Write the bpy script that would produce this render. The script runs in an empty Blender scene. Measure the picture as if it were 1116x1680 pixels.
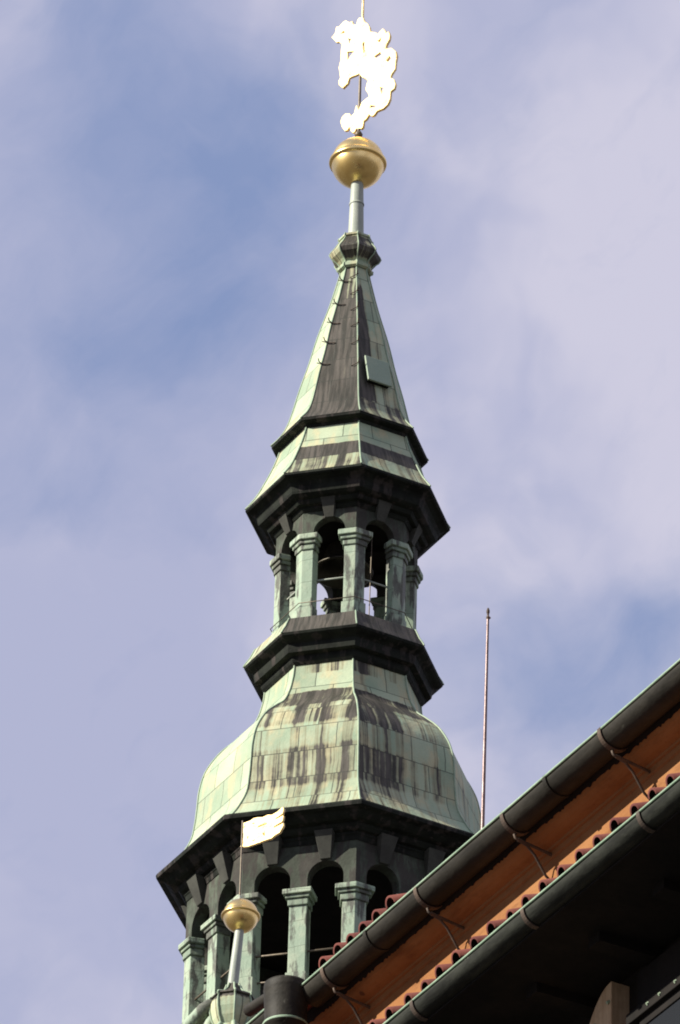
import bpy, bmesh, math, random
from math import sin, cos, pi, radians, sqrt
from mathutils import Vector, Matrix
random.seed(4)
scene = bpy.context.scene
COL = scene.collection

# ------------------------------------------------------------------ camera
cam_d = bpy.data.cameras.new('camera'); cam = bpy.data.objects.new('camera', cam_d); COL.objects.link(cam)
PITCH, ROLL = radians(32.8), radians(1.64)
fw = Vector((0, cos(PITCH), sin(PITCH))); r0 = Vector((1, 0, 0)); u0 = Vector((0, -sin(PITCH), cos(PITCH)))
rt = r0*cos(ROLL) + u0*sin(ROLL); up = u0*cos(ROLL) - r0*sin(ROLL)
M = Matrix((rt, up, -fw)).transposed().to_4x4(); M.translation = (0, 0, 1.6)
cam.matrix_world = M
cam_d.sensor_fit = 'VERTICAL'; cam_d.angle = radians(8.5)
cam_d.clip_start = 0.5; cam_d.clip_end = 12000
scene.camera = cam

# ------------------------------------------------------------------ light
SUN_AZ, SUN_EL = radians(162), radians(31.5)      # azimuth: 0 = right, 90 = towards the camera
s_dir = Vector((cos(SUN_EL)*cos(SUN_AZ), -cos(SUN_EL)*sin(SUN_AZ), sin(SUN_EL)))
sun_d = bpy.data.lights.new('sun', 'SUN'); sun_d.energy = 5.0; sun_d.angle = radians(0.53); sun_d.color = (1, .945, .84)
sun = bpy.data.objects.new('sun', sun_d); COL.objects.link(sun)
sun.rotation_euler = s_dir.to_track_quat('Z', 'Y').to_euler(); sun.location = (-40, 0, 90)

vs = scene.view_settings
scene.display_settings.display_device = 'sRGB'
vs.view_transform = 'Standard'; vs.look = 'None'; vs.exposure = 0.95; vs.gamma = 1.0; vs.use_curve_mapping = False
scene.cycles.max_bounces = 6
scene.cycles.filter_width = 1.9

# ------------------------------------------------------------------ node helper
class NT:
    def __init__(s, tree): s.t = tree; s.n = tree.nodes; s.l = tree.links; s.n.clear()
    def node(s, typ, props=None, ins=None):
        nd = s.n.new(typ)
        for k, v in (props or {}).items(): setattr(nd, k, v)
        for k, v in (ins or {}).items(): s.set(nd.inputs[k], v)
        return nd
    def set(s, sock, v):
        if isinstance(v, bpy.types.NodeSocket): s.l.new(v, sock)
        else:
            if isinstance(v, (tuple, list)) and sock.type == 'RGBA' and len(v) == 3: v = (*v, 1)
            sock.default_value = v
    def m(s, op, a, b=None, c=None, clamp=False):
        nd = s.n.new('ShaderNodeMath'); nd.operation = op; nd.use_clamp = clamp
        for i, v in enumerate((a, b, c)):
            if v is not None: s.set(nd.inputs[i], v)
        return nd.outputs[0]
    def vm(s, op, a, b=None, out=0):
        nd = s.n.new('ShaderNodeVectorMath'); nd.operation = op
        s.set(nd.inputs[0], a)
        if b is not None: s.set(nd.inputs['Scale' if op == 'SCALE' else 1], b)
        return nd.outputs[out]
    def mix(s, f, a, b, blend='MIX'):
        nd = s.n.new('ShaderNodeMix'); nd.data_type = 'RGBA'; nd.blend_type = blend
        s.set(nd.inputs[0], f); s.set(nd.inputs[6], a); s.set(nd.inputs[7], b)
        return nd.outputs[2]
    def noise(s, vec, scale=1, detail=3, rough=.55, dist=0):
        nd = s.n.new('ShaderNodeTexNoise'); s.set(nd.inputs['Vector'], vec)
        nd.inputs['Scale'].default_value = scale; nd.inputs['Detail'].default_value = detail
        nd.inputs['Roughness'].default_value = rough; nd.inputs['Distortion'].default_value = dist
        return nd.outputs[0]
    def step(s, x, lo, hi, a=0., b=1., smooth=True):
        nd = s.n.new('ShaderNodeMapRange'); nd.interpolation_type = 'SMOOTHSTEP' if smooth else 'LINEAR'
        s.set(nd.inputs[0], x)
        for i, v in zip((1, 2, 3, 4), (lo, hi, a, b)): s.set(nd.inputs[i], v)
        return nd.outputs[0]
    def mul(s, v, xyz): return s.vm('MULTIPLY', v, xyz)

# ------------------------------------------------------------------ world: blue sky behind soft thin clouds
world = bpy.data.worlds.new('World'); scene.world = world; world.use_nodes = True
w = NT(world.node_tree)
skyn = w.node('ShaderNodeTexSky', {'sky_type': 'NISHITA', 'sun_disc': False, 'sun_elevation': SUN_EL,
              'sun_rotation': math.atan2(s_dir.x, s_dir.y), 'air_density': 1.0, 'dust_density': 1.5, 'ozone_density': 2.0})
gen = w.node('ShaderNodeTexCoord').outputs['Generated']
sep = w.node('ShaderNodeSeparateXYZ', ins={0: gen})
az = w.m('MULTIPLY', w.m('ARCTAN2', sep.outputs[0], sep.outputs[1]), 180/pi)
el = w.m('MULTIPLY', w.m('ARCSINE', sep.outputs[2]), 180/pi)
ae = w.node('ShaderNodeCombineXYZ', ins={0: az, 1: el, 2: 0.}).outputs[0]
warp = w.node('ShaderNodeTexNoise', {'noise_dimensions': '3D'}, {'Vector': ae, 'Scale': .55, 'Detail': 4, 'Roughness': .5})
aew = w.vm('ADD', ae, w.vm('SCALE', w.vm('SUBTRACT', warp.outputs['Color'], (.5, .5, .5)), 1.5))
# openings in the cloud sheet, by compass bearing and elevation
HOLES = [(-2.4, 36.6, 1.2, 1.0, .75), (-1.25, 35.5, 1.2, .9, .95), (-.6, 36.3, .8, .5, .4), (-2.6, 34.2, 1.3, .9, .6), (2.35, 31.5, 1.3, .75, 1.0),
         (-2.6, 32.9, 1.0, .45, .35), (3.1, 32.1, .6, .4, .6), (-1.2, 34.2, 1.1, .5, .7)]
acc = None
for (a, e, ra, re, k) in HOLES:
    d = w.vm('LENGTH', w.mul(w.vm('SUBTRACT', aew, (a, e, 0)), (1/ra, 1/re, 0)), out=1)
    g = w.m('MULTIPLY', w.m('POWER', 2.718, w.m('MULTIPLY', w.m('MULTIPLY', d, d), -.9)), k)
    acc = g if acc is None else w.m('ADD', acc, g)
# far from the photographed patch the same broken sheet goes on
inner = w.step(w.vm('LENGTH', w.mul(w.vm('SUBTRACT', ae, (0, 33, 0)), (1/6., 1/7., 0)), out=1), .9, 1.5)
broken = w.step(w.noise(ae, .16, 4, .5), .46, .62)
acc = w.m('ADD', acc, w.m('MULTIPLY', inner, broken))
wisps = w.noise(w.mul(aew, (1.0, 1.3, 1)), .9, 5, .55)
streak = w.noise(w.mul(w.node('ShaderNodeVectorRotate', {'rotation_type': 'Z_AXIS'}, {'Vector': aew, 'Angle': -.7}).outputs[0], (.7, 2.4, 1)), 1.2, 5, .6)
cover = w.m('SUBTRACT', 1.02, w.m('MULTIPLY', acc, .86))
cover = w.m('ADD', cover, w.m('MULTIPLY', w.m('SUBTRACT', wisps, .5), .8))
cover = w.m('ADD', cover, w.m('MULTIPLY', w.m('SUBTRACT', streak, .5), .38), clamp=True)
cover = w.step(cover, 0., 1., .27, 1., smooth=False)
white = w.step(w.m('ADD', w.noise(aew, .33, 4, .55), w.m('MULTIPLY', az, .045)), .38, .68)
cloud = w.mix(white, (2.30, 2.42, 3.38), (3.2, 3.14, 3.85))
blue = w.mix(.75, w.mix(.5, skyn.outputs[0], (0, 0, 0)), (1.0, 1.55, 3.0))
skycol = w.mix(cover, blue, cloud)
bg = w.node('ShaderNodeBackground', ins={'Color': skycol, 'Strength': .1})
w.node('ShaderNodeOutputWorld', ins={'Surface': bg.outputs[0]})

# ------------------------------------------------------------------ materials
def newmat(name):
    m = bpy.data.materials.new(name); m.use_nodes = True
    return m, NT(m.node_tree)
def finish(nt, col, rough=.6, metal=0., spec=.35, bump=None, bstr=.3, bdist=.02):
    ins = {'Base Color': col, 'Roughness': rough, 'Metallic': metal, 'Specular IOR Level': spec}
    if bump is not None:
        ins['Normal'] = nt.node('ShaderNodeBump', ins={'Height': bump, 'Strength': bstr, 'Distance': bdist}).outputs[0]
    p = nt.node('ShaderNodeBsdfPrincipled', ins=ins)
    nt.node('ShaderNodeOutputMaterial', ins={'Surface': p.outputs[0]})
DARK1, DARK2 = (.019, .017, .016), (.075, .064, .057)
def copper_sheet():
    m, n = newmat('streaked patina copper sheet')
    uv = n.node('ShaderNodeUVMap', {'uv_map': 'UVMap'}).outputs[0]
    st = n.node('ShaderNodeAttribute', {'attribute_name': 'stain'}).outputs['Fac']
    wob = n.noise(uv, 2.2, 2)
    uvw = n.vm('ADD', uv, n.node('ShaderNodeCombineXYZ', ins={0: n.m('MULTIPLY', n.m('SUBTRACT', wob, .5), .05), 1: 0., 2: 0.}).outputs[0])
    br = n.node('ShaderNodeTexBrick', {'offset': .5}, {'Vector': uvw, 'Color1': (.84, .84, .84), 'Color2': (1.1, 1.1, 1.1), 'Mortar': (.9, .9, .9),
                'Scale': 1., 'Mortar Size': .008, 'Mortar Smooth': .15, 'Bias': 0., 'Brick Width': .62, 'Row Height': .50})
    sx = n.node('ShaderNodeSeparateXYZ', ins={0: uv})
    row = n.m('FLOOR', n.m('DIVIDE', sx.outputs[1], .50))
    shift = n.node('ShaderNodeCombineXYZ', ins={0: n.m('MULTIPLY', row, .05), 1: 0., 2: 0.}).outputs[0]
    s1 = n.noise(n.mul(n.vm('ADD', uvw, shift), (17., .22, 1)), 1., 3, .6)
    s2 = n.noise(n.mul(uvw, (5.5, .16, 1)), 1., 2, .5)
    s3 = n.noise(uv, 3.0, 5, .65)
    rowr = n.node('ShaderNodeTexWhiteNoise', {'noise_dimensions': '1D'}, {'W': n.m('ADD', row, n.m('MULTIPLY', n.m('FLOOR', n.m('DIVIDE', sx.outputs[0], 2.68)), 17.3))}).outputs[0]
    sv = n.m('ADD', n.m('ADD', n.m('MULTIPLY', s1, .40), n.m('MULTIPLY', s2, .46)), n.m('MULTIPLY', s3, .16))
    dv = n.m('ADD', sv, n.m('MULTIPLY', n.m('SUBTRACT', st, .5), .42))
    dv = n.m('ADD', dv, n.m('MULTIPLY', n.m('SUBTRACT', rowr, .5), .035))
    dark = n.step(dv, .525, .60)
    half = n.step(dv, .455, .54)
    big = n.noise(uv, 1.1, 3)
    base = n.mix(n.step(big, .38, .62), (.27, .35, .238), (.355, .41, .28))
    base = n.mix(n.step(n.noise(n.mul(uv, (2.5, 1.2, 1)), 1.3, 3), .47, .68), base, (.43, .405, .25))
    base = n.mix(n.m('MULTIPLY', half, .6), base, (.23, .20, .115))
    dc = n.mix(n.step(n.noise(n.mul(uvw, (16, 1.1, 1)), 1., 3), .36, .66), DARK1, DARK2)
    col = n.mix(n.m('MULTIPLY', dark, .95), base, dc)
    col = n.mix(1., col, br.outputs['Color'], 'MULTIPLY')
    col = n.mix(n.m('MULTIPLY', br.outputs['Fac'], .75), col, (.035, .038, .03))
    fine = n.noise(uv, 26, 4, .7)
    col = n.mix(n.step(fine, .3, .75, 0, .22), col, n.mix(.5, col, (.09, .09, .06)))
    h = n.m('ADD', n.m('MULTIPLY', br.outputs['Fac'], -1.), n.m('ADD', n.m('MULTIPLY', n.noise(uv, 3.2, 3), 1.3), n.m('MULTIPLY', fine, .25)))
    h = n.m('ADD', h, n.m('MULTIPLY', n.noise(uv, 1.3, 2), 2.2))
    finish(n, col, .58, 0., .2, h, .42, .025)
    return m
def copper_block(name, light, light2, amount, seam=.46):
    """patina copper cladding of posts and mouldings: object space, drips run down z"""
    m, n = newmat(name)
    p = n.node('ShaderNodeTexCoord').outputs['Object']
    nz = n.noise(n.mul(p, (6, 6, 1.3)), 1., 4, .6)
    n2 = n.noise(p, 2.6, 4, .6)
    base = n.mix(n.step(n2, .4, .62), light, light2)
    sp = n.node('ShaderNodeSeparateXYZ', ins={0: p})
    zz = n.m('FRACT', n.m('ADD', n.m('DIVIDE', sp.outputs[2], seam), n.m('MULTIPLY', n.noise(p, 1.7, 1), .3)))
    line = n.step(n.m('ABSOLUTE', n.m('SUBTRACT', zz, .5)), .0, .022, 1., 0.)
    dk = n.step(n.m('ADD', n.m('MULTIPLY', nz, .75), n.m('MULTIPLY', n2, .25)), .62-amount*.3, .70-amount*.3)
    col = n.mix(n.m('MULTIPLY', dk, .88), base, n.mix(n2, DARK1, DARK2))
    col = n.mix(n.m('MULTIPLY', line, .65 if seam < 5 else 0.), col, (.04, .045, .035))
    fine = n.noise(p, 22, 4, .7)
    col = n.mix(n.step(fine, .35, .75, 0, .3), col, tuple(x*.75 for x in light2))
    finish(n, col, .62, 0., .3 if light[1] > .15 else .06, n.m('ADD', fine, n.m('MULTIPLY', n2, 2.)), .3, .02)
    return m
def plain(name, c1, c2, scale=3., rough=.6, metal=0., spec=.3, stretch=(1, 1, 1), bstr=.25, bdist=.01, fleck=False):
    m, n = newmat(name)
    p = n.node('ShaderNodeTexCoord').outputs['Object']
    a = n.noise(n.mul(p, stretch), scale, 5, .62)
    b = n.noise(p, scale*7, 4, .65)
    col = n.mix(n.step(a, .35, .65), c1, c2)
    col = n.mix(n.step(b, .4, .8, 0, .35), col, tuple(x*.55 for x in c1))
    if fleck:
        fl = n.m('MULTIPLY', n.step(n.noise(n.mul(p, (9, 22, 22)), 1., 4, .7), .62, .70), n.step(n.noise(p, 1.5, 2), .5, .6))
        col = n.mix(n.m('MULTIPLY', fl, .55), col, (.13, .13, .105))
    finish(n, col, rough, metal, spec, n.m('ADD', a, n.m('MULTIPLY', b, .4)), bstr, bdist)
    return m
def plaster():
    m, n = newmat('weathered orange lime plaster')
    p = n.node('ShaderNodeTexCoord').outputs['Object']
    a = n.noise(p, 1.3, 5, .6); b = n.noise(n.mul(p, (1.2, 5, 5)), 1.6, 5, .7); c = n.noise(p, 30, 4, .7)
    col = n.mix(n.step(a, .34, .66), (.235, .102, .038), (.285, .137, .056))
    col = n.mix(n.step(b, .48, .72, 0, .7), col, (.135, .052, .020))
    col = n.mix(n.step(c, .56, .76, 0, .55), col, (.16, .06, .03))
    vor = n.node('ShaderNodeTexVoronoi', ins={'Vector': p, 'Scale': 2.6}).outputs['Distance']
    col = n.mix(n.step(n.m('ADD', vor, n.m('MULTIPLY', c, .08)), .075, .11, .75, 0.), col, (.06, .03, .02))
    finish(n, col, .9, 0., .1, n.m('ADD', c, n.m('MULTIPLY', a, 2)), .35, .008)
    return m
def gold(name, rough, c=(1., .72, .32), bs=.12):
    m, n = newmat(name)
    p = n.node('ShaderNodeTexCoord').outputs['Object']
    a = n.noise(p, 5, 4, .6); b = n.noise(p, 30, 3)
    col = n.mix(n.step(a, .35, .7), c, tuple(x*y for x, y in zip(c, (.86, .80, .70))))
    rg = n.m('ADD', rough-.05, n.m('MULTIPLY', a, .12))
    finish(n, col, rg, 1., .5, n.m('ADD', a, n.m('MULTIPLY', b, .3)), bs, .02 if bs < .5 else .06)
    return m
def tile_mat():
    m, n = newmat('red clay tile')
    p = n.node('ShaderNodeTexCoord').outputs['Object']
    a = n.noise(p, 4.5, 4, .6); b = n.noise(p, 40, 4, .7)
    col = n.mix(n.step(a, .35, .65), (.095, .026, .022), (.14, .042, .031))
    col = n.mix(n.step(b, .5, .8, 0, .5), col, (.12, .05, .04))
    finish(n, col, .85, 0., .2, b, .3, .004)
    return m
MKEY = plain('grey keystone sheet', (.048, .048, .041), (.066, .067, .056), 3, .7, 0, .1)
MSHEET = copper_sheet()
MPOST = copper_block('patina copper post cladding', (.24, .315, .23), (.31, .365, .265), .42)
MCAP = copper_block('patina copper moulding', (.15, .20, .145), (.22, .27, .19), .50, 9.)
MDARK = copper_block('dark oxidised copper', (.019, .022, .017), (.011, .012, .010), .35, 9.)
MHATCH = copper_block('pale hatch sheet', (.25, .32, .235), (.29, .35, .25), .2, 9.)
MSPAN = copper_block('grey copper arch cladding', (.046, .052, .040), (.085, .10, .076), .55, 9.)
MSEAM = plain('pale patina seam and sun fleck', (.23, .31, .22), (.31, .38, .26), 5)
MBLACK = plain('near black timber and painted shade', (.009, .008, .007), (.016, .013, .011), 3, .8, 0, .1, (1, 1, .3))
MGOLD = gold('worn gilding', .27, (1., .735, .30))
MVANE = gold('bright gilt vane', .71, (1., .82, .46), .8)
MPOLE = plain('grey green pole sheet', (.28, .31, .26), (.36, .38, .32), 6, .5, 0, .3, (1, 1, .25))
MROD = plain('iron rod', (.10, .08, .06), (.16, .13, .09), 8, .5, .4)
MBRONZE = plain('dark bronze', (.05, .045, .035), (.08, .07, .05), 4, .42, .6)
MSTONE = plain('grey render', (.26, .24, .21), (.34, .31, .27), .8, .9)
MPLAST = plaster()
MTILE = tile_mat()
MGUT = plain('brown oxidised gutter copper', (.015, .0135, .010), (.030, .027, .021), 2.2, .62, .0, .14, (1, 3, 3), .35, .02, True)
MGUT2 = plain('grey green weathered gutter', (.012, .0125, .010), (.032, .034, .027), 2.6, .66, .0, .12, (1, 4, 4), .35, .02, True)
MRIM = plain('green patina rim', (.17, .25, .17), (.25, .34, .24), 9, .6)
MIRON = plain('rusty iron bracket', (.06, .045, .035), (.10, .07, .05), 9, .7, .2)
MWOOD = plain('weathered oak', (.42, .28, .165), (.54, .385, .24), 3, .75, 0, .2, (6, 6, .6))
MGALV = plain('galvanised steel', (.13, .092, .085), (.20, .15, .14), 14, .42, .6)
MGROUND = plain('cobbled paving', (.06, .055, .05), (.09, .085, .08), .5, .9)
def glass_mat():
    m, n = newmat('window glass')
    p = n.node('ShaderNodeTexCoord').outputs['Object']
    finish(n, (.02, .022, .026), .06, 0., .8, n.noise(p, 2., 2), .05, .02)
    return m
MGLASS = glass_mat()

# ------------------------------------------------------------------ mesh helper
class MB:
    def __init__(s): s.v = []; s.f = []; s.uv = []; s.mi = []; s.sm = []; s.st = []; s.mats = []
    def mid(s, m):
        if m not in s.mats: s.mats.append(m)
        return s.mats.index(m)
    def add(s, verts, faces, m, smooth=False, uvs=None, stain=None):
        o = len(s.v); k = s.mid(m)
        s.v += [tuple(p) for p in verts]
        s.st += list(stain) if stain is not None else [.5]*len(verts)
        for i, f in enumerate(faces):
            s.f.append(tuple(o+j for j in f)); s.mi.append(k); s.sm.append(smooth)
            s.uv.append(uvs[i] if uvs else [(verts[j][0]+verts[j][1], verts[j][2]) for j in f])
    def box(s, a, b, m, fr=None):
        x0, y0, z0 = a; x1, y1, z1 = b
        vs_ = [Vector(p) for p in ((x0,y0,z0),(x1,y0,z0),(x1,y1,z0),(x0,y1,z0),(x0,y0,z1),(x1,y0,z1),(x1,y1,z1),(x0,y1,z1))]
        if fr: vs_ = [fr @ p for p in vs_]
        s.add(vs_, [(0,3,2,1),(4,5,6,7),(0,1,5,4),(1,2,6,5),(2,3,7,6),(3,0,4,7)], m)
    def taper(s, lo, hi, z0, z1, m, fr=None):
        """box whose bottom rectangle lo and top rectangle hi are (x0,x1,y0,y1)"""
        vs_ = [Vector(p) for p in ((lo[0],lo[2],z0),(lo[1],lo[2],z0),(lo[1],lo[3],z0),(lo[0],lo[3],z0),(hi[0],hi[2],z1),(hi[1],hi[2],z1),(hi[1],hi[3],z1),(hi[0],hi[3],z1))]
        if fr: vs_ = [fr @ p for p in vs_]
        s.add(vs_, [(0,3,2,1),(4,5,6,7),(0,1,5,4),(1,2,6,5),(2,3,7,6),(3,0,4,7)], m)
    def tube(s, pts, rad, m, n=10, closed=False, caps=True, arc=None):
        pts = [Vector(p) for p in pts]; N = len(pts)
        if not isinstance(rad, (list, tuple)): rad = [rad]*N
        vs_ = []; prev = None
        for i, p in enumerate(pts):
            a = pts[(i-1) % N] if (i > 0 or closed) else p
            b = pts[(i+1) % N] if (i < N-1 or closed) else p
            d = (b-a).normalized()
            if prev is None:
                ref = Vector((0, 0, 1)) if abs(d.z) < .9 else Vector((1, 0, 0))
                x = d.cross(ref).normalized()
            else:
                x = (prev - d*prev.dot(d)).normalized()
            prev = x; y = d.cross(x)
            for k in range(n):
                t = 2*pi*k/n
                vs_.append(p + x*cos(t)*rad[i] + y*sin(t)*rad[i])
        fs = []
        for i in range(N if closed else N-1):
            for k in range(n):
                a, b = i*n, ((i+1) % N)*n
                fs.append((a+k, a+(k+1) % n, b+(k+1) % n, b+k))
        s.add(vs_, fs, m, True)
        if caps and not closed:
            s.add(vs_[:n], [tuple(range(n))[::-1]], m); s.add(vs_[-n:], [tuple(range(n))], m)
    def lathe(s, prof, m, n=40, c=(0, 0), smooth=True):
        vs_ = [(c[0]+r*cos(2*pi*k/n), c[1]+r*sin(2*pi*k/n), z) for r, z in prof for k in range(n)]
        fs = [(i*n+k, i*n+(k+1) % n, (i+1)*n+(k+1) % n, (i+1)*n+k) for i in range(len(prof)-1) for k in range(n)]
        s.add(vs_, fs, m, smooth)
    def prism(s, poly, o, ea, eb, en, m):
        """polygon in the plane (ea, eb) at o, extruded along en (vector with length)"""
        o, ea, eb, en = Vector(o), Vector(ea), Vector(eb), Vector(en); N = len(poly)
        a = [o + ea*p[0] + eb*p[1] for p in poly]; b = [p+en for p in a]
        s.add(a+b, [tuple(range(N))[::-1], tuple(range(N, 2*N))] + [(i, (i+1) % N, N+(i+1) % N, N+i) for i in range(N)], m)
    def build(s, name, parent=None, label=None, bevel=0.):
        me = bpy.data.meshes.new(name); me.from_pydata(s.v, [], s.f)
        for m in s.mats: me.materials.append(m)
        ul = me.uv_layers.new(name='UVMap')
        li = 0
        for f, uvf in enumerate(s.uv):
            for c in uvf: ul.data[li].uv = c; li += 1
        me.polygons.foreach_set('material_index', s.mi); me.polygons.foreach_set('use_smooth', s.sm)
        at = me.attributes.new('stain', 'FLOAT', 'POINT'); at.data.foreach_set('value', s.st)
        bm = bmesh.new(); bm.from_mesh(me); bmesh.ops.recalc_face_normals(bm, faces=bm.faces); bm.to_mesh(me); bm.free()
        ob = bpy.data.objects.new(name, me); COL.objects.link(ob)
        if parent: ob.parent = parent
        if label: ob['label'] = label
        if bevel:
            b = ob.modifiers.new('bevel', 'BEVEL'); b.width = bevel; b.segments = 2; b.limit_method = 'ANGLE'; b.angle_limit = radians(40)
        return ob
def thing(name, label, cat, loc, rz=0., group=None):
    o = bpy.data.objects.new(name, None); COL.objects.link(o); o.empty_display_size = .5
    o.location = loc; o.rotation_euler = (0, 0, rz); o['label'] = label; o['category'] = cat
    if group: o['group'] = group
    return o

# ------------------------------------------------------------------ ground
g = MB(); S = 6000
g.add([(-S, -S, 0), (S, -S, 0), (S, S, 0), (-S, S, 0)], [(0, 1, 2, 3)], MGROUND)
go = g.build('ground'); go['kind'] = 'structure'

# ================================================================== the bell tower
AX, AY = .1333, 95.0469
TH0 = -6.5                                     # azimuth of one corner; azimuth 0 = +x, 90 = towards -y
def az2(th, r, z): t = radians(th); return Vector((r*cos(t), -r*sin(t), z))
def corner(k, r, z): return az2(TH0+45*k, r, z)
def smoothprof(P, sub):
    """Catmull-Rom through (r, z)"""
    out = []
    for i in range(len(P)-1):
        p0, p1, p2, p3 = P[max(i-1, 0)], P[i], P[i+1], P[min(i+2, len(P)-1)]
        for k in range(sub):
            t = k/sub
            out.append(tuple(.5*((2*b)+(c-a)*t+(2*a-5*b+4*c-d)*t*t+(3*b-a-3*c+d)*t**3) for a, b, c, d in zip(p0, p1, p2, p3)))
    out.append(P[-1]); return out
def oct_sweep(mb, prof, m, stain=None, smooth=True, hips=0., hipmat=None, v0=0.):
    """eight-sided roof surface; stain(face, t, z) gives the amount of dark oxide"""
    L = [v0]
    for a, b in zip(prof, prof[1:]): L.append(L[-1]+math.dist(a, b))
    NU = 4
    for k in range(8):
        V, F, U, ST = [], [], [], []
        for i, (r, z) in enumerate(prof):
            a, b = corner(k, r, z), corner(k+1, r, z); w_ = (b-a).length
            for j in range(NU+1):
                f = j/NU; V.append(a.lerp(b, f))
                ST.append(stain(k, f, z) if stain else .5)
        for i in range(len(prof)-1):
            w0 = (corner(k, prof[i][0], 0)-corner(k+1, prof[i][0], 0)).length
            w1 = (corner(k, prof[i+1][0], 0)-corner(k+1, prof[i+1][0], 0)).length
            for j in range(NU):
                q = i*(NU+1)+j
                F.append((q, q+1, q+NU+2, q+NU+1))
                f0, f1 = j/NU-.5, (j+1)/NU-.5
                U.append([(k*5.37+f0*w0, -L[i]), (k*5.37+f1*w0, -L[i]), (k*5.37+f1*w1, -L[i+1]), (k*5.37+f0*w1, -L[i+1])])
        mb.add(V, F, m, smooth, U, ST)
    if hips:
        for k in range(8):
            mb.tube([corner(k, r+hips*.25, z) for r, z in prof], hips, hipmat or MSEAM, 6)
def oct_solid(mb, prof, m):
    """closed faceted ring/plate from a list of (r, z)"""
    V = [corner(k, r, z) for r, z in prof for k in range(8)]
    F = [(i*8+k, i*8+(k+1) % 8, (i+1)*8+(k+1) % 8, (i+1)*8+k) for i in range(len(prof)-1) for k in range(8)]
    n = len(prof)
    mb.add(V, F + [tuple(range(8)), tuple(range((n-1)*8, n*8))], m)
tower = thing('bell_tower', 'green copper clad octagonal tower with open arcades, bell shaped dome and slender spire', 'tower', (AX, AY, 0))
def FACE(k, r):
    """frame on face k at corner radius r: x along the face, y inwards, z up"""
    a, b = corner(k, r, 0), corner(k+1, r, 0); x = (b-a).normalized(); y = -((a+b)/2).normalized()
    F = Matrix(((x.x, y.x, 0, (a.x+b.x)/2), (x.y, y.y, 0, (a.y+b.y)/2), (0, 0, 1, 0), (0, 0, 0, 1)))
    return F, (b-a).length
def corner_post(mb, k, r, wd, dep, z0, z1, m, grow=0.):
    V = corner(k, r, 0); a = (corner(k+1, r, 0)-V).normalized(); b = (corner(k-1, r, 0)-V).normalized()
    o = V.normalized(); V = V + o*grow*1.08; A, B = V+a*(wd+grow*1.4), V+b*(wd+grow*1.4)
    sc = (r-dep)/r
    ins = [B*sc, V*sc*.995, A*sc]
    poly = [A, V, B] + ins
    mb.prism([(p.x, p.y) for p in poly], (0, 0, z0), (1, 0, 0), (0, 1, 0), (0, 0, z1-z0), m)

# masonry below the picture
b = MB(); b.box((-3.2, -3.2, 0), (3.2, 3.2, 47.0), MSTONE); b.box((-3.4, -3.4, 46.2), (3.4, 3.4, 46.6), MSTONE)
b.build('shaft', tower, bevel=.03)
b = MB(); oct_solid(b, [(3.3, 47.0), (3.1, 47.3), (2.62, 48.2), (2.55, 51.9), (2.62, 52.1), (2.62, 52.2), (2.78, 52.35), (2.78, 52.45), (2.5, 52.56), (.3, 52.58)], MDARK)
b.build('gallery_base', tower)
# lower gallery
RL = 2.39
for k in range(8):
    b = MB(); corner_post(b, k, RL, .20, .24, 52.5, 54.24, MPOST)
    corner_post(b, k, RL, .20, .24, 52.5, 53.04, MPOST, .03)
    p = b.build('pillar', tower, bevel=.008)
    c = MB(); corner_post(c, k, RL, .20, .25, 54.22, 54.34, MCAP, .03); corner_post(c, k, RL, .20, .26, 54.34, 54.40, MCAP, .06); corner_post(c, k, RL, .20, .27, 54.40, 54.49, MPOST, .10)
    c.build('capital', p, bevel=.014)
for k in range(8):
    F, Lf = FACE(k, RL)
    b = MB(); b.box((-.14, -.0, 52.5), (.14, .24, 54.24), MPOST, F); b.box((-.165, -.03, 52.5), (.165, .25, 53.04), MPOST, F)
    p = b.build('pillar', tower, bevel=.008)
    c = MB(); c.box((-.165, -.03, 54.22), (.165, .25, 54.34), MCAP, F); c.box((-.195, -.06, 54.34), (.195, .26, 54.40), MCAP, F); c.box((-.235, -.10, 54.40), (.235, .27, 54.49), MPOST, F)
    c.build('capital', p, bevel=.014)
    hw = Lf/2; cx = (.14+hw-.20)/2; ra = (hw-.20-.14)/2+.004
    zc = 54.69
    poly = [(-hw, 54.47), (-cx-ra, 54.47)] + [(-cx-ra*cos(t), zc+ra*sin(t)) for t in [i*pi/14 for i in range(15)]] + [(-cx+ra, 54.47)]
    poly += [(cx-ra, 54.47)] + [(cx-ra*cos(t), zc+ra*sin(t)) for t in [i*pi/14 for i in range(15)]] + [(cx+ra, 54.47), (hw, 54.47), (hw, 55.44), (-hw, 55.44)]
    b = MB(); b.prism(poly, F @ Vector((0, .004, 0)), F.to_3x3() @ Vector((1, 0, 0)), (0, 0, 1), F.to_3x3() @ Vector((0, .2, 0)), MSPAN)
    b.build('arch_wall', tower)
    for sx in (-cx, cx):
        b = MB(); b.taper((sx-.085, sx+.085, -.035, .1), (sx-.15, sx+.15, -.20, .1), 54.99, 55.42, MKEY, F); b.build('keystone', tower, bevel=.006)
b = MB()
for z in (53.45, 52.98): b.tube([corner(k, 2.28, z) for k in range(8)], .018, MROD, 6, closed=True)
b.build('railing', tower)
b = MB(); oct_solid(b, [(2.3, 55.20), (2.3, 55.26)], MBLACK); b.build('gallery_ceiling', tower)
b = MB()
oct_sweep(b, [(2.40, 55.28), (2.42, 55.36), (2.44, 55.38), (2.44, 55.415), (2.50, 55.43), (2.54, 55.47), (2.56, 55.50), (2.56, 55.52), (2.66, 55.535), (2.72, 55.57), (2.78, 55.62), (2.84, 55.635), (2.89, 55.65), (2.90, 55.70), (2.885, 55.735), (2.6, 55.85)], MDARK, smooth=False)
b.build('gallery_cornice', tower)

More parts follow.
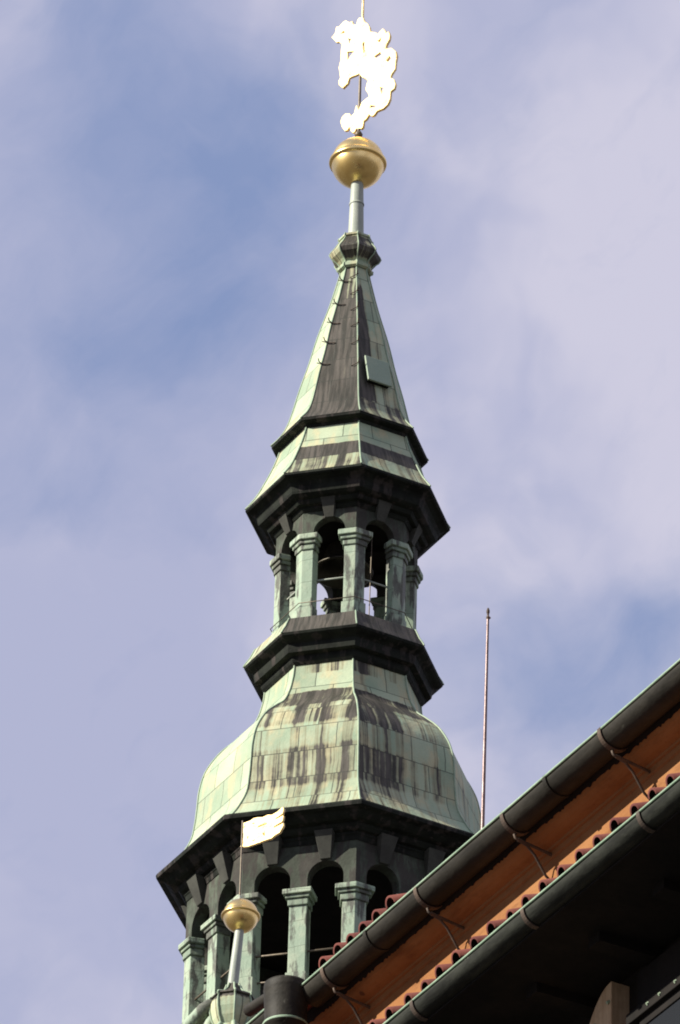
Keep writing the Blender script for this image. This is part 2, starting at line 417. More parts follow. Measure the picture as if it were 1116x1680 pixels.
# bell shaped dome
domeP = smoothprof([(2.72, 55.80), (2.56, 56.02), (2.37, 56.38), (2.31, 56.70), (2.285, 57.0), (2.26, 57.33), (2.17, 57.68), (1.96, 58.04), (1.70, 58.31), (1.50, 58.50), (1.37, 58.75), (1.30, 59.0), (1.27, 59.20), (1.27, 59.40)], 5)
faceb = {0: -.2, 1: .03, 2: .05, 3: -.5, 4: -.4, 5: 0, 6: 0, 7: 0}
def dome_st(k, f, z):
    z += (k*.618 % 1-.5)*.16
    if z > 59.02: s = .45
    elif z > 58.62: s = .05
    elif z > 58.12: s = .86
    elif z > 57.6: s = .60
    elif z > 57.1: s = .38
    elif z > 56.4: s = .56
    else: s = .40
    s += faceb[k]
    if k == 2: s += .16*(.6-abs(f-.40)*2.0)     # f runs from the front corner to the left corner
    if k == 1: s += .30*(f-.50)
    return s
b = MB(); oct_sweep(b, domeP, MSHEET, dome_st, hips=.016, v0=.12); b.build('dome', tower)
# bell stage
b = MB()
oct_sweep(b, [(1.28, 59.25), (1.32, 59.30), (1.335, 59.34), (1.34, 59.40), (1.44, 59.42), (1.455, 59.50), (1.46, 59.57), (1.50, 59.60), (1.57, 59.63), (1.615, 59.66), (1.63, 59.70)], MDARK, smooth=False)
b.build('lantern_cornice', tower)
b = MB(); oct_sweep(b, [(1.63, 59.70), (1.60, 59.76), (1.53, 59.87), (1.46, 60.03), (1.44, 60.065)], MSHEET, lambda k, f, z: .95 if k != 3 else .45, hips=.014)
oct_solid(b, [(1.44, 60.06), (.2, 60.07)], MDARK); b.build('lantern_floor', tower)
RU = 1.17
for k in range(8):
    b = MB(); corner_post(b, k, RU, .185, .18, 60.05, 61.53, MPOST); corner_post(b, k, RU, .185, .18, 60.05, 60.42, MPOST, .022)
    p = b.build('lantern_pillar', tower, bevel=.008)
    c = MB(); corner_post(c, k, RU, .185, .19, 61.50, 61.60, MCAP, .025); corner_post(c, k, RU, .185, .20, 61.60, 61.67, MCAP, .055); corner_post(c, k, RU, .185, .21, 61.67, 61.77, MPOST, .09)
    c.build('capital', p, bevel=.014)
    F, Lf = FACE(k, RU); hw = Lf/2; ra = hw-.185+.004; zc = 61.83
    poly = [(-hw, 61.75), (-ra, 61.75)] + [(-ra*cos(i*pi/16), zc+ra*sin(i*pi/16)) for i in range(17)] + [(ra, 61.75), (hw, 61.75), (hw, 62.36), (-hw, 62.36)]
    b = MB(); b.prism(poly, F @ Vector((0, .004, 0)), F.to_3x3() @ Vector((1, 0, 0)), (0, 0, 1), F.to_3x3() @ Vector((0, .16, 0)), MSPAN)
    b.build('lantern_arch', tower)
    b = MB(); b.taper((-.075, .075, -.03, .1), (-.125, .125, -.17, .1), 62.07, 62.40, MKEY, F); b.build('keystone', tower, bevel=.005)
b = MB(); b.tube([corner(k, 1.215, 60.47) for k in range(8)], .008, MROD, 6, closed=True)
b.tube([corner(k, 1.03, 60.97) for k in range(8)], .016, MPOLE, 6, closed=True); b.build('lantern_railing', tower)
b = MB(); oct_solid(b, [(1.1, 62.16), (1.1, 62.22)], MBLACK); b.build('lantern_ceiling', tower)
b = MB()
oct_sweep(b, [(1.18, 62.22), (1.21, 62.26), (1.22, 62.27), (1.22, 62.30), (1.30, 62.31), (1.33, 62.35), (1.335, 62.38), (1.41, 62.395), (1.47, 62.43), (1.485, 62.47), (1.50, 62.55), (1.54, 62.61), (1.61, 62.645), (1.67, 62.655), (1.695, 62.68), (1.69, 62.72), (1.6, 62.76)], MDARK, smooth=False)
b.build('upper_cornice', tower)
# skirt roof, eave and spire
def skirt_st(k, f, z):
    if k in (3, 4): return .0
    e = {1: -.14, 2: 0.}.get(k, -.1)
    if z > 63.42: return .12 + e
    if z > 63.10: return 1.1 + e
    return .62 + e
b = MB(); oct_sweep(b, smoothprof([(1.69, 62.725), (1.52, 62.98), (1.37, 63.30), (1.25, 63.60), (1.15, 63.92)], 9), MSHEET, skirt_st, hips=.016, v0=.05); b.build('skirt_roof', tower)
b = MB(); oct_sweep(b, [(1.14, 63.85), (1.17, 63.88), (1.19, 63.93), (1.26, 63.945), (1.30, 63.965), (1.305, 64.01)], MDARK, smooth=False); b.build('eave_moulding', tower)
def spire_st(k, f, z):
    if k == 3 or k == 4: return .22
    if k == 2: return .92 if z < 67.0 else .75
    if k == 1:
        if z > 67.1: return .42
        s = .95 if f > .50 else .50        # the dark drip lies next to the front corner
        if z < 64.5: s = .62
        return s
    return .38
b = MB(); oct_sweep(b, smoothprof([(1.31, 64.01), (1.16, 64.20), (1.06, 64.40), (.985, 64.65), (.862, 65.17), (.725, 65.68), (.592, 66.25), (.405, 66.90), (.25, 67.55), (.245, 67.66)], 4), MSHEET, spire_st, hips=.014)
sp = b.build('spire', tower)
# roof hatch on the right hand face of the spire
a_, b_ = corner(1, .872, 65.10), corner(2, .872, 65.10); mid = (a_+b_)/2
ex = (b_-a_).normalized(); nrm = Vector((mid.x, mid.y, 0)).normalized()
ez = (Vector((0, 0, 1))*.945 - nrm*.235).normalized(); ey = ez.cross(ex); 
if ey.dot(nrm) < 0: ey = -ey
Fh = Matrix(((ex.x, ey.x, ez.x, mid.x), (ex.y, ey.y, ez.y, mid.y), (ex.z, ey.z, ez.z, mid.z), (0, 0, 0, 1)))
b = MB(); b.box((-.20, -.06, -.24), (.20, .07, .27), MDARK, Fh); b.box((-.225, .07, -.27), (.225, .105, .30), MHATCH, Fh); b.build('roof_hatch', tower, bevel=.01)
# iron steps up the hips
def spire_r(z):
    P = [(1.06, 64.40), (.985, 64.65), (.862, 65.17), (.725, 65.68), (.592, 66.25), (.405, 66.90), (.25, 67.55)]
    for (r0_, z0_), (r1_, z1_) in zip(P, P[1:]):
        if z <= z1_: return r0_+(r1_-r0_)*(z-z0_)/(z1_-z0_)
    return .25
for k, zs in ((3, (65.35, 65.85, 66.3, 66.75, 67.3)), (2, (65.25, 65.78, 66.2, 66.6, 67.0, 67.4))):
    for z in zs:
        r = spire_r(z); V = corner(k, r+.02, z); o = V.copy(); o.z = 0; o.normalize(); s_ = (corner(3, 1, 0)-corner(2, 1, 0)).normalized()
        b = MB(); b.tube([V-o*.03, V+o*.05+s_*.0, V+o*.075+Vector((0, 0, .05))], .010, MIRON, 6)
        q = -s_ if k == 3 else s_
        b.tube([V+o*.02+s_*(.06 if k == 3 else -.03), V+q*.10+o*.015-Vector((0, 0, .05)), V+q*(.16 if k == 3 else .12)-Vector((0, 0, .045))], .008, MIRON, 6)
        b.build('climbing_hook', tower)
# knop, pole and gilded ball
b = MB(); oct_sweep(b, [(.25, 67.60), (.30, 67.63), (.305, 67.68), (.265, 67.70), (.26, 67.745), (.31, 67.80), (.40, 67.87), (.435, 67.94), (.415, 67.99), (.34, 68.10), (.29, 68.19), (.27, 68.235), (.295, 68.25), (.29, 68.29), (.14, 68.33)], MSHEET, lambda k, f, z: (.35 if z < 67.78 else .85 if z < 68.2 else .5)+(-.35 if k in (3, 4) else 0), smooth=False, hips=.012)
b.build('knop', tower)
b = MB(); b.lathe([(.15, 68.28), (.135, 68.36), (.128, 68.60), (.118, 69.0), (.105, 69.45), (.09, 69.5)], MPOLE, 20); b.lathe([(.128, 69.02), (.128, 69.05), (.113, 69.06)], MPOLE, 20); b.build('pole', tower)
def ball(name, parent, c, R, bandR):
    bb = MB(); P = []
    for i in range(37):
        t = -pi/2 + pi*i/36
        P.append((max(R*cos(t), .001), c.z+R*sin(t)))
    bb.lathe(P, MGOLD, 48, (c.x, c.y)); o = bb.build(name, parent)
    bd = MB(); h = R*.11
    bd.lathe([(R*.97, c.z-h*.9), (bandR*.985, c.z-h*.75), (bandR, c.z-h*.2), (bandR*.995, c.z+h*.35), (R*1.01, c.z+h*1.3), (R*.97, c.z+h*1.8)], MGOLD, 48, (c.x, c.y)); bd.build('band', o)
    return o
ball('ball', tower, Vector((0, 0, 69.90)), .452, .492)

# ------------------------------------------------------------------ bells
def bell(name, label, x, y, z, R, H, yoke):
    t = thing(name, label, 'bell', (AX+x, AY+y, z))
    P = [(R*.93, .0), (R, .02*H), (R*.97, .08*H), (R*.80, .24*H), (R*.66, .45*H), (R*.60, .68*H), (R*.54, .84*H), (R*.36, .96*H), (.02, H)]
    b = MB(); b.lathe(smoothprof(P, 3), MBRONZE, 36); b.lathe([(R*.93, 0), (R*.72, .2*H), (R*.55, .5*H), (R*.48, .8*H), (.01, .9*H)], MBRONZE, 36); b.build('bell_body', t)
    b = MB(); b.tube([(0, 0, H*.85), (.02, 0, -.02*H)], R*.05, MIRON, 8); b.lathe([(.001, -.17*H), (R*.13, -.12*H), (R*.16, -.05*H), (R*.1, .02*H), (.001, .03*H)], MIRON, 16, (.02, 0)); b.build('clapper', t)
    b = MB(); b.box((-yoke, -.06, H*.98), (yoke, .06, H*.98+.12), MBLACK); b.build('yoke', t, bevel=.01)
    return t
bell('bell', 'large dark bronze bell hanging in the upper arcade of the tower', -.06, 0, 61.66, .50, .56, .9)
b = MB()
b.box((-.98, -.05, 62.06), (.98, .05, 62.17), MBLACK)
b.tube([(.38, -.75, 60.2), (.40, -.72, 62.0)], .010, MROD, 6)
b.build('bell_frame', tower)

# ------------------------------------------------------------------ weather vane on the spire
def plate(name, outline, holes, thick, mat, parent, bev):
    cu = bpy.data.curves.new(name, 'CURVE'); cu.dimensions = '2D'; cu.fill_mode = 'BOTH'
    for ring in [outline]+holes:
        s_ = cu.splines.new('POLY'); s_.points.add(len(ring)-1); s_.use_cyclic_u = True
        for p, q in zip(s_.points, ring): p.co = (q[0], q[1], 0, 1)
    cu.extrude = thick/2; cu.bevel_depth = bev; cu.bevel_resolution = 1; cu.offset = -bev
    tmp = bpy.data.objects.new('tmp', cu); COL.objects.link(tmp)
    dg = bpy.context.evaluated_depsgraph_get(); dg.update()
    me = bpy.data.meshes.new_from_object(tmp.evaluated_get(dg)); me.name = name
    bpy.data.objects.remove(tmp); bpy.data.curves.remove(cu)
    me.materials.clear(); me.materials.append(mat)
    rot = Matrix(((1, 0, 0, 0), (0, 0, -1, 0), (0, 1, 0, 0), (0, 0, 0, 1)))   # plane xz, facing -y
    me.transform(rot)
    o = bpy.data.objects.new(name, me); COL.objects.link(o); o.parent = parent
    return o
VANE = [(-0.081, 2.545), (-0.041, 2.584), (0.043, 2.55), (0.072, 2.467), (0.143, 2.382), (0.187, 2.294), (0.203, 2.189), (0.315, 2.129), (0.371, 2.064), (0.397, 2.109), (0.465, 2.146), (0.513, 2.09), (0.531, 2.027), (0.591, 2.03), (0.626, 1.932), (0.609, 1.841), (0.556, 1.765), (0.539, 1.688), (0.655, 1.655), (0.753, 1.545), (0.777, 1.438), (0.758, 1.307), (0.748, 1.172), (0.669, 1.079), (0.656, 1.029), (0.726, 0.959), (0.764, 0.847), (0.744, 0.758), (0.664, 0.722), (0.659, 0.572), (0.615, 0.479), (0.522, 0.42), (0.386, 0.419), (0.333, 0.358), (0.279, 0.357), (0.223, 0.415), (0.171, 0.34), (0.117, 0.32), (0.106, 0.2), (0.066, 0.175), (0.024, 0.205), (-0.003, 0.197), (-0.044, 0.233), (-0.056, 0.169), (-0.111, 0.163), (-0.153, 0.221), (-0.183, 0.315), (-0.223, 0.262), (-0.277, 0.27), (-0.335, 0.362), (-0.38, 0.504), (-0.342, 0.6), (-0.274, 0.642), (-0.191, 0.609), (-0.148, 0.536), (-0.095, 0.57), (-0.07, 0.671), (-0.045, 0.73), (-0.015, 0.663), (0.0, 0.587), (0.051, 0.733), (0.132, 0.77), (0.213, 0.806), (0.183, 0.887), (0.132, 0.977), (0.151, 1.081), (0.176, 1.154), (0.12, 1.218), (0.036, 1.294), (-0.008, 1.381), (-0.076, 1.367), (-0.213, 1.367), (-0.237, 1.265), (-0.291, 1.231), (-0.345, 1.198), (-0.431, 1.302), (-0.447, 1.392), (-0.407, 1.445), (-0.447, 1.685), (-0.413, 1.811), (-0.41, 2.006), (-0.401, 2.17), (-0.458, 2.236), (-0.514, 2.244), (-0.557, 2.318), (-0.621, 2.401), (-0.548, 2.455), (-0.524, 2.586), (-0.454, 2.572), (-0.4, 2.62), (-0.332, 2.648), (-0.247, 2.571), (-0.187, 2.574), (-0.162, 2.494), (-0.092, 2.451)]
VANE_HOLES = [[(-0.271, 1.949), (-0.132, 1.906), (-0.265, 1.765)], [(-0.265, 2.227), (-0.195, 2.198), (-0.233, 2.088)], [(0.433, 0.917), (0.511, 0.866), (0.473, 0.743)]]
VANE_RZ = -radians(36)
v = thing('weather_vane', 'large gilded heraldic lion weather vane blazing in the sun on top of the spire', 'weather vane', (AX, AY, 70.4), VANE_RZ)
plate('lion_figure', VANE, VANE_HOLES+[[(.05, 2.0), (.08, 2.02), (.10, 1.80), (.07, 1.78)], [(.30, 1.62), (.42, 1.66), (.46, 1.58), (.34, 1.56)], [(.56, 1.42), (.62, 1.50), (.66, 1.42), (.60, 1.38)], [(-.42, 2.40), (-.36, 2.44), (-.34, 2.38)], [(.36, 1.92), (.44, 1.96), (.42, 1.86)], [(.25, .60), (.36, .55), (.34, .52), (.24, .56)]], .03, MVANE, v, .012)
b = MB(); b.tube([(0, 0, -.08), (0, 0, 1.5), (.02, 0, 3.3)], [.028, .024, .014], MROD, 10); b.lathe([(.001, .03), (.06, .06), (.07, .10), (.045, .15), (.028, .17)], MROD, 14, (0, 0)); b.build('spindle', v)
b = MB(); b.tube([(.018, 0, 2.5), (.025, 0, 3.7)], [.022, .014], MVANE, 8); b.build('tip', v)

# ================================================================== the stair turret with its own small ball and flag
TX, TY, TZ = -1.0170, 69.6771, 40.8947
tur = thing('stair_turret', 'slim turret with green copper cap and small gilded ball beside the big tower', 'turret', (TX, TY, 0))
ox = -.05
b = MB(); b.lathe([(1.25, 0), (1.25, TZ-3.4), (1.4, TZ-3.3), (1.4, TZ-3.15), (1.1, TZ-3.1)], MSTONE, 8, (ox, 0), False); b.build('turret_body', tur)
def toct(mb, prof, m, ph=radians(-85), hips=0., smooth=False):
    n = 8; V = []
    for k in range(n):
        a = ph+2*pi*k/n; c_ = ph+2*pi*(k+1)/n; vv = []; U = []; F = []; L = 0
        for i, (r, z) in enumerate(prof):
            vv += [(ox+r*cos(a), r*sin(a), z), (ox+r*cos(c_), r*sin(c_), z)]
        for i in range(len(prof)-1):
            w0, w1 = prof[i][0]*.38, prof[i+1][0]*.38; l1 = L+math.dist(prof[i], prof[i+1])
            F.append((2*i, 2*i+1, 2*i+3, 2*i+2)); U.append([(k*3.3-w0, -L), (k*3.3+w0, -L), (k*3.3+w1, -l1), (k*3.3-w1, -l1)]); L = l1
        mb.add(vv, F, m, smooth, U, [.88 if p[2] > TZ-1.18 else .36 for p in vv])
        if hips: mb.tube([(ox+(r+.005)*cos(a), (r+.005)*sin(a), z) for r, z in prof], hips, MSEAM, 6)
b = MB(); toct(b, [(1.45, TZ-3.2), (1.15, TZ-2.85), (.80, TZ-2.4), (.5, TZ-2.0), (.33, TZ-1.72), (.2, TZ-1.5)], MSHEET, hips=.03, smooth=True)
b.build('turret_roof', tur)
b = MB(); toct(b, [(.17, TZ-1.62), (.19, TZ-1.50), (.235, TZ-1.40), (.26, TZ-1.29), (.265, TZ-1.20), (.25, TZ-1.135), (.272, TZ-1.125), (.262, TZ-1.10), (.16, TZ-1.06), (.10, TZ-.99), (.075, TZ-.92)], MSHEET, hips=.013, smooth=False)
b.build('knop', tur)
for dg in (174, 130, 90, 50, 8):
    a = radians(dg); e_ = Vector((cos(a), sin(a), 0)); c0 = Vector((ox, 0, 0))
    b = MB(); b.tube([c0+e_*q+Vector((0, 0, TZ+z_)) for q, z_ in ((.17, -1.13), (.25, -1.16), (.33, -1.23), (.42, -1.345), (.51, -1.44), (.60, -1.62), (.68, -1.88), (.82, -2.25))], [.05, .075, .088, .09, .082, .085, .08, .06], MPOST, 12); b.build('scroll_rib', tur)
b = MB(); b.tube([(ox-.02, 0, TZ-1.02), (-.004, 0, TZ-.15)], [.066, .052], MPOLE, 18); b.build('pole', tur)
ball('ball', tur, Vector((0, 0, TZ)), .206, .229)
fv = thing('flag_vane', 'small gilded swallow tailed flag vane on a thin rod above the small ball', 'weather vane', (TX, TY, TZ), VANE_RZ)
FLAG = [(-.024, 1.251), (.022, 1.241), (.094, 1.243), (.155, 1.262), (.216, 1.252), (.278, 1.233), (.349, 1.244), (.411, 1.224), (.492, 1.242), (.541, 1.274), (.567, 1.277), (.581, 1.252), (.576, 1.215), (.568, 1.185), (.47, 1.155), (.47, 1.143), (.575, 1.165), (.581, 1.146), (.573, 1.101), (.568, 1.083), (.45, 1.05), (.45, 1.038), (.58, 1.062), (.586, 1.025), (.571, .997), (.533, .942), (.472, .928), (.412, .899), (.361, .905), (.27, .9), (.168, .899), (.066, .897), (-.027, .926), (-.032, .943), (-.002, .947), (.008, 1.097), (-.014, 1.123), (-.005, 1.169), (.004, 1.199), (-.02, 1.221)]
plate('flag', FLAG, [[(.281, 1.016), (.317, 1.005), (.314, .953)], [(.06, 1.04), (.085, 1.035), (.075, .985)], [(.14, .96), (.18, .965), (.16, .945)], [(.12, 1.20), (.17, 1.195), (.15, 1.18)], [(.22, 1.13), (.34, 1.135), (.34, 1.122), (.22, 1.115)]], .02, MVANE, fv, .006)
b = MB(); b.tube([(-.01, -.016, .19), (-.008, -.016, 1.27)], .011, MROD, 8); b.lathe([(.03, .19), (.025, .23), (.011, .27)], MPOLE, 12, (-.01, -.016)); b.build('rod', fv)

# ================================================================== the town house with its copper gutters
ZG = 21.726
RZ = math.atan2(-.88186903, .47149445)
house = thing('town_house', 'dark timber town house with orange coved eaves, red clay tiles and copper gutters', 'house', (.90722, 34.5560, 0), RZ)
T0_, T1_ = -4.6, 11.0      # along the eaves
b = MB(); b.box((T0_, .72, 0), (T1_, 9.0, ZG-.97), MBLACK); b.build('timber_wall', house)
b = MB(); b.box((T0_, .345, ZG-.90), (T1_, 9.0, ZG-.03), MPLAST); b.build('upper_wall', house)
# orange coved cornice under the upper gutter
b = MB()
cove = [(.17, -.035), (.185, -.085), (.205, -.108), (.232, -.126), (.262, -.138), (.300, -.146), (.304, -.160), (.318, -.164), (.322, -.196), (.335, -.205), (.335, -.88), (.5, -.88), (.5, -.035)]
b.prism(cove, (T0_+.005, 0, ZG), (0, 1, 0), (0, 0, 1), (T1_-T0_-.01, 0, 0), MPLAST); b.build('cove_cornice', house)
# ragged black edge between gutter and cove: mortar and tile-end shadow built as strip
b = MB(); V = []; F = []; n_ = 900
for i in range(n_+1):
    t = T0_+(T1_-T0_)*i/n_; r_ = random.random()
    V += [(t, .145, ZG-.045), (t, .184+.008*r_**4, ZG-.088-.010*r_**4), (t, .168, ZG-.04)]
for i in range(n_): F += [(3*i, 3*i+1, 3*i+4, 3*i+3), (3*i+1, 3*i+2, 3*i+5, 3*i+4)]
b.add(V, F, MBLACK); b.build('eaves_shadow_edge', house)

def gutter(mb, n0, z0, R, ta, tb, m):
    """half round trough: outer lip at n0, z0; the trough is open at the top"""
    nc = n0+R; V = []; F = []; K = 14; segs = max(2, int((tb-ta)/.6))
    for i in range(segs+1):
        t = ta+(tb-ta)*i/segs
        for k in range(K+1):
            a = pi+pi*k/K; V.append((t, nc+R*cos(a), z0+R*sin(a)))
        for k in range(K+1):
            a = 2*pi-pi*k/K; V.append((t, nc+(R-.007)*cos(a), z0+(R-.007)*sin(a)))
    W = 2*K+2
    for i in range(segs):
        for k in range(W):
            k2 = (k+1) % W; F.append((i*W+k, i*W+k2, (i+1)*W+k2, (i+1)*W+k))
    mb.add(V, F, m, True); mb.add(V[:W], [tuple(range(W))], m); mb.add(V[-W:], [tuple(range(W))], m)
def rim(mb, n0, z0, ta, tb, r=.0085):
    k = int((tb-ta)/.5); mb.tube([(ta+(tb-ta)*i/k, n0-.004+random.uniform(-.002, .002), z0+.004+random.uniform(-.002, .002)) for i in range(k+1)], r, MRIM, 8)
def strap(t, n0, z0, R, m):
    mb = MB(); nc = n0+R
    for k in range(18):
        pass
    P = [(t, nc+(R+.006)*cos(a), z0+(R+.006)*sin(a)) for a in [pi*.97+pi*1.03*i/20 for i in range(21)]]
    V = []; F = []
    for p in P:
        d = Vector((0, p[1]-nc, p[2]-z0)).normalized()
        for dt, dr in ((-.017, 0), (.017, 0), (.017, .006), (-.017, .006)): V.append((p[0]+dt, p[1]+d.y*dr, p[2]+d.z*dr))
    for i in range(20):
        for k in range(4): F.append((i*4+k, i*4+(k+1) % 4, i*4+4+(k+1) % 4, i*4+4+k))
    mb.add(V, F, m); return mb
RG = .095
b = MB(); gutter(b, 0, ZG, RG, -2.27, T1_, MGUT); gu = b.build('gutter', house)
for t in (-1.45, .66, 2.9, 5.2):
    strap(t, 0, ZG, RG-.004, MGUT).build('gutter_joint', house)
b = MB(); rim(b, 0, ZG, -2.27, T1_); b.build('rim', gu)
b = MB(); gutter(b, 0, ZG+.055, RG, T0_, -2.62, MGUT); gl = b.build('gutter', house); b = MB(); rim(b, 0, ZG+.055, T0_, -2.62); b.build('rim', gl)
RG2 = .085; NL, ZL = -.10, ZG-.868
b = MB(); gutter(b, NL, ZL, RG2, T0_, T1_, MGUT2); g2 = b.build('gutter', house, 'grey green weathered lower gutter'); b = MB(); rim(b, NL, ZL, T0_, T1_, .0085); b.build('rim', g2)
ts = [-1.975, -.838, .176, 1.275, 2.375, 3.47, 4.57]
for t in ts:
    mb = strap(t, 0, ZG, RG, MIRON)
    # hook under the trough, straight strut to the wall and a bent one below it
    h0 = Vector((t+.022, .115, ZG-.10)); h1 = Vector((t+.022, .085, ZG-.155))
    mb.tube([(t, .10, ZG-.098), (t+.004, .075, ZG-.118), (t+.012, .078, ZG-.142), (t+.016, .098, ZG-.152), (t+.012, .118, ZG-.145)], .0075, MIRON, 8)
    mb.tube([(t+.012, .095, ZG-.146), (t+.012, .345, ZG-.185)], .0095, MIRON, 8)
    mb.tube([(t+.010, .10, ZG-.15), (t+.006, .16, ZG-.165), (t-.002, .215, ZG-.205), (t-.008, .26, ZG-.265), (t-.014, .30, ZG-.315), (t-.018, .345, ZG-.345)], .008, MIRON, 8)
    mb.build('gutter_bracket', house)
for t in [-1.95, -.673, .601, 1.868, 3.13, 4.4]:
    strap(t, NL, ZL, RG2, MIRON).build('gutter_strap', house)
# rainwater hopper and pipe at the end of the gutter
HT, HN, HZ = -2.36, -.04, ZG+.05
b = MB()
b.lathe([(.128, HZ-.01), (.137, HZ), (.139, HZ-.012), (.138, HZ-.03), (.141, HZ-.042), (.137, HZ-.055), (.127, HZ-.262), (.128, HZ-.27), (.138, HZ-.274), (.138, HZ-.287), (.12, HZ-.30), (.066, HZ-.50), (.055, HZ-.52)], MGUT, 40, (HT, HN))
b.lathe([(.128, HZ-.01), (.118, HZ-.24), (.05, HZ-.45)], MGUT, 40, (HT, HN)); b.lathe([(.1385, HZ-.272), (.142, HZ-.279), (.1385, HZ-.287)], MRIM, 40, (HT, HN)); b.build('rain_hopper', house)
b = MB(); b.tube([(HT, HN, HZ-.48), (HT, HN, HZ-.75), (HT, .56, HZ-1.45), (HT, .66, HZ-1.6), (HT, .66, .3)], .055, MGUT, 16); b.build('downpipe', house)
b = MB(); b.tube([(-3.6, .35, ZG+.57), (-3.2, .35, ZG+.52), (-3.1, .37, ZG+.46), (-3.08, .42, ZG+.1)], .04, MGUT, 12); b.build('waste_pipe', house)

# tiles: rows of hollow barrel tiles, open at the eaves
def barrel(mb, t, n0, z0, ln, pitch, R, m, open_deg=200):
    K = 12; V = []; F = []; a0 = radians(90-open_deg/2); th = .013
    for i, s_ in enumerate((0, ln)):
        rr = R*(1-.10*i)
        for rad in (rr, rr-th):
            for k in range(K+1):
                a = a0+radians(open_deg)*k/K; x, y = rad*cos(a), rad*sin(a)
                V.append((t+x, n0+s_*cos(pitch)-y*sin(pitch), z0+s_*sin(pitch)+y*cos(pitch)))
    q = K+1
    for k in range(K):
        F += [(k, k+1, 2*q+k+1, 2*q+k), (q+k, q+k+1, 3*q+k+1, 3*q+k), (k, k+1, q+k+1, q+k)]
    F += [(0, q, 3*q, 2*q), (K, q+K, 3*q+K, 2*q+K)]
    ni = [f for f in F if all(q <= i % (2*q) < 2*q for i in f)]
    mb.add(V, [f for f in F if f not in ni], m, True); mb.add(V, ni, MBLACK, True)  # shade inside the tile mouths is painted on as a black lining
b = MB(); PB = radians(25)
k0, k1 = -21, 53
for k in range(k0, k1):
    t = .59+.1965*k+random.uniform(-.006, .006)
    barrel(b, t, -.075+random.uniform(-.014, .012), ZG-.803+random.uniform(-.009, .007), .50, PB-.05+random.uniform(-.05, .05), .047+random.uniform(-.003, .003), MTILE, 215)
b.add([(T0_, -.03, ZG-.852), (T1_, -.03, ZG-.852), (T1_, .40, ZG-.852+.43*.42), (T0_, .40, ZG-.852+.43*.42)], [(0, 1, 2, 3)], MTILE)
b.build('pent_roof', house)
# upper roof
b = MB(); PU = radians(37); t = -4.4
sl = 5.2
for k in range(int((T1_-T0_)/.2)):
    t = T0_+.12+.2*k
    if -2.25 < t < -1.05: continue
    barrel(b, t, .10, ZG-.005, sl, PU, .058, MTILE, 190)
rz = ZG+(4.4)*.7536
b.add([(T0_, .06, ZG-.03), (T1_, .06, ZG-.03), (T1_, 4.3, rz-.16), (T0_, 4.3, rz-.16), (T0_, 9.2, ZG-.3), (T1_, 9.2, ZG-.3)], [(0, 1, 2, 3), (3, 2, 5, 4), (0, 1, 5, 4)], MTILE)
b.add([(T0_+.02, .06, ZG-.03), (T0_+.02, 4.3, rz-.16), (T0_+.02, 9.2, ZG-.3)], [(0, 1, 2)], MPLAST)
# kicked up corner: six upturned tiles above the end of the gutter
for i, (t, dz) in enumerate(((-2.055, .0), (-1.885, .006), (-1.725, -.004), (-1.565, .004), (-1.41, .008), (-1.245, .022))):
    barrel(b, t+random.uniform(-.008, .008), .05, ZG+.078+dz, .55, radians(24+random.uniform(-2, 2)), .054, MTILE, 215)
b.taper((-2.16, -1.13, .07, .55), (-2.16, -1.13, .30, .55), ZG-.02, ZG+.10, MTILE)
b.build('tiled_roof', house)
# dark boarded soffit with rafters under the lower eaves
b = MB(); b.box((T0_, -.005, ZG-.968), (T1_, .76, ZG-.93), MBLACK)
for i in range(22): b.box((T0_+.35+i*.7, .30, ZG-1.03), (T0_+.47+i*.7, .715, ZG-.968), MBLACK)
b.build('soffit', house)
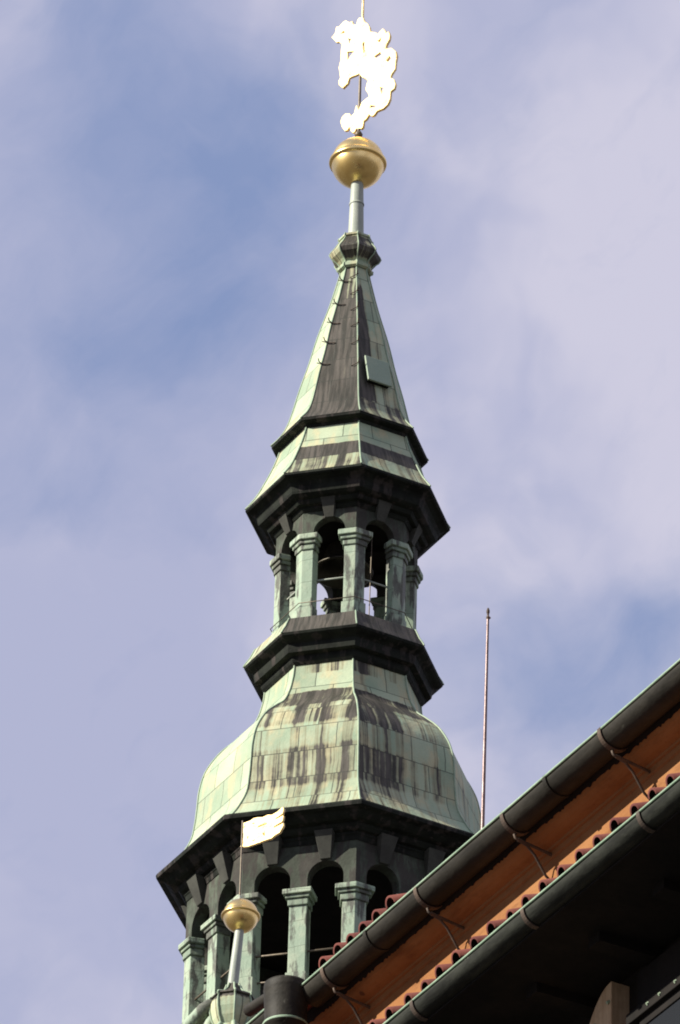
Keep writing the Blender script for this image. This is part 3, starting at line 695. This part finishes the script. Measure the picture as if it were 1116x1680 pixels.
# curved oak brace and the window beside it
b = MB(); poly = [(.40, -2.4), (.40, -1.032), (.37, -1.035)]
for i in range(1, 13):
    a = (pi/2)*i/12; poly.append((.37-.40*sin(a)**1.15, -1.035-.85*(1-cos(a))))
poly.append((-.03, -2.4))
b.prism(poly, (0, .60, ZG), (1, 0, 0), (0, 0, 1), (0, .125, 0), MWOOD); b.build('brace', house, bevel=.004)
for (t, z) in ((.375, -1.155), (.22, -1.235)):
    b = MB(); b.tube([(t, .585, ZG+z-.012), (t+.004, .602, ZG+z)], .010, MSEAM, 8); b.build('sun_fleck', house)  # flecks of sun on the brace, modelled as small pale studs
b = MB()
b.box((.60, .655, ZG-2.6), (2.2, .724, ZG-1.06), MBLACK)
b.build('window_wall', house)
b = MB()
for (x0, x1, z0, z1) in ((.66, 2.1, -1.455, -1.40), (.66, .72, -2.5, -1.455), (1.36, 1.41, -2.5, -1.455), (2.04, 2.1, -2.5, -1.455), (.66, 2.1, -2.5, -2.44), (.72, 2.04, -1.95, -1.92)):
    b.box((x0, .63, ZG+z0), (x1, .66, ZG+z1), MBLACK)
win = b.build('window', house, bevel=.004)
b = MB(); b.box((.70, .640, ZG-2.46), (2.06, .652, ZG-1.43), MGLASS); b.build('pane', win)
b = MB(); b.box((.56, .60, ZG-1.40), (2.3, .66, ZG-1.33), MBLACK); b.build('rail', house, bevel=.005)
for t in (.80, .93, 1.1): 
    b = MB(); b.tube([(t, .592, ZG-1.372), (t+.004, .604, ZG-1.362)], .009, MSEAM, 8); b.build('sun_fleck', house)  # sun specks along the rail, put in as pale studs

# lightning rod on the roof behind the gutter
# local (t, n) = (-1.83, 1.0)
ct, st_ = cos(RZ), sin(RZ)
lx, ly = .90722+ct*(-1.83)-st_*1.0, 34.5560+st_*(-1.83)+ct*1.0
rod = thing('lightning_rod', 'thin pinkish grey steel rod with a small dark tip standing on the tiled roof', 'lightning rod', (lx, ly, ZG+.62))
tx, ty = ct*.04, st_*.04
b = MB(); b.tube([(0, 0, 0), (tx*.5, ty*.5, 1.05), (tx, ty, 2.10)], [.0135, .0115, .0085], MGALV, 10); b.build('mast', rod)
b = MB(); b.lathe([(.001, 2.075), (.011, 2.08), (.012, 2.095), (.007, 2.10), (.007, 2.118), (.010, 2.124), (.011, 2.14), (.006, 2.158), (.001, 2.163)], MIRON, 12, (tx, ty)); b.tube([(tx, ty, 2.087), (tx+.016, ty-.004, 2.087)], .006, MIRON, 8); b.build('tip', rod)
b = MB(); b.lathe([(.05, -.02), (.05, .02), (.02, .05), (.013, .09)], MIRON, 14); b.build('foot', rod)
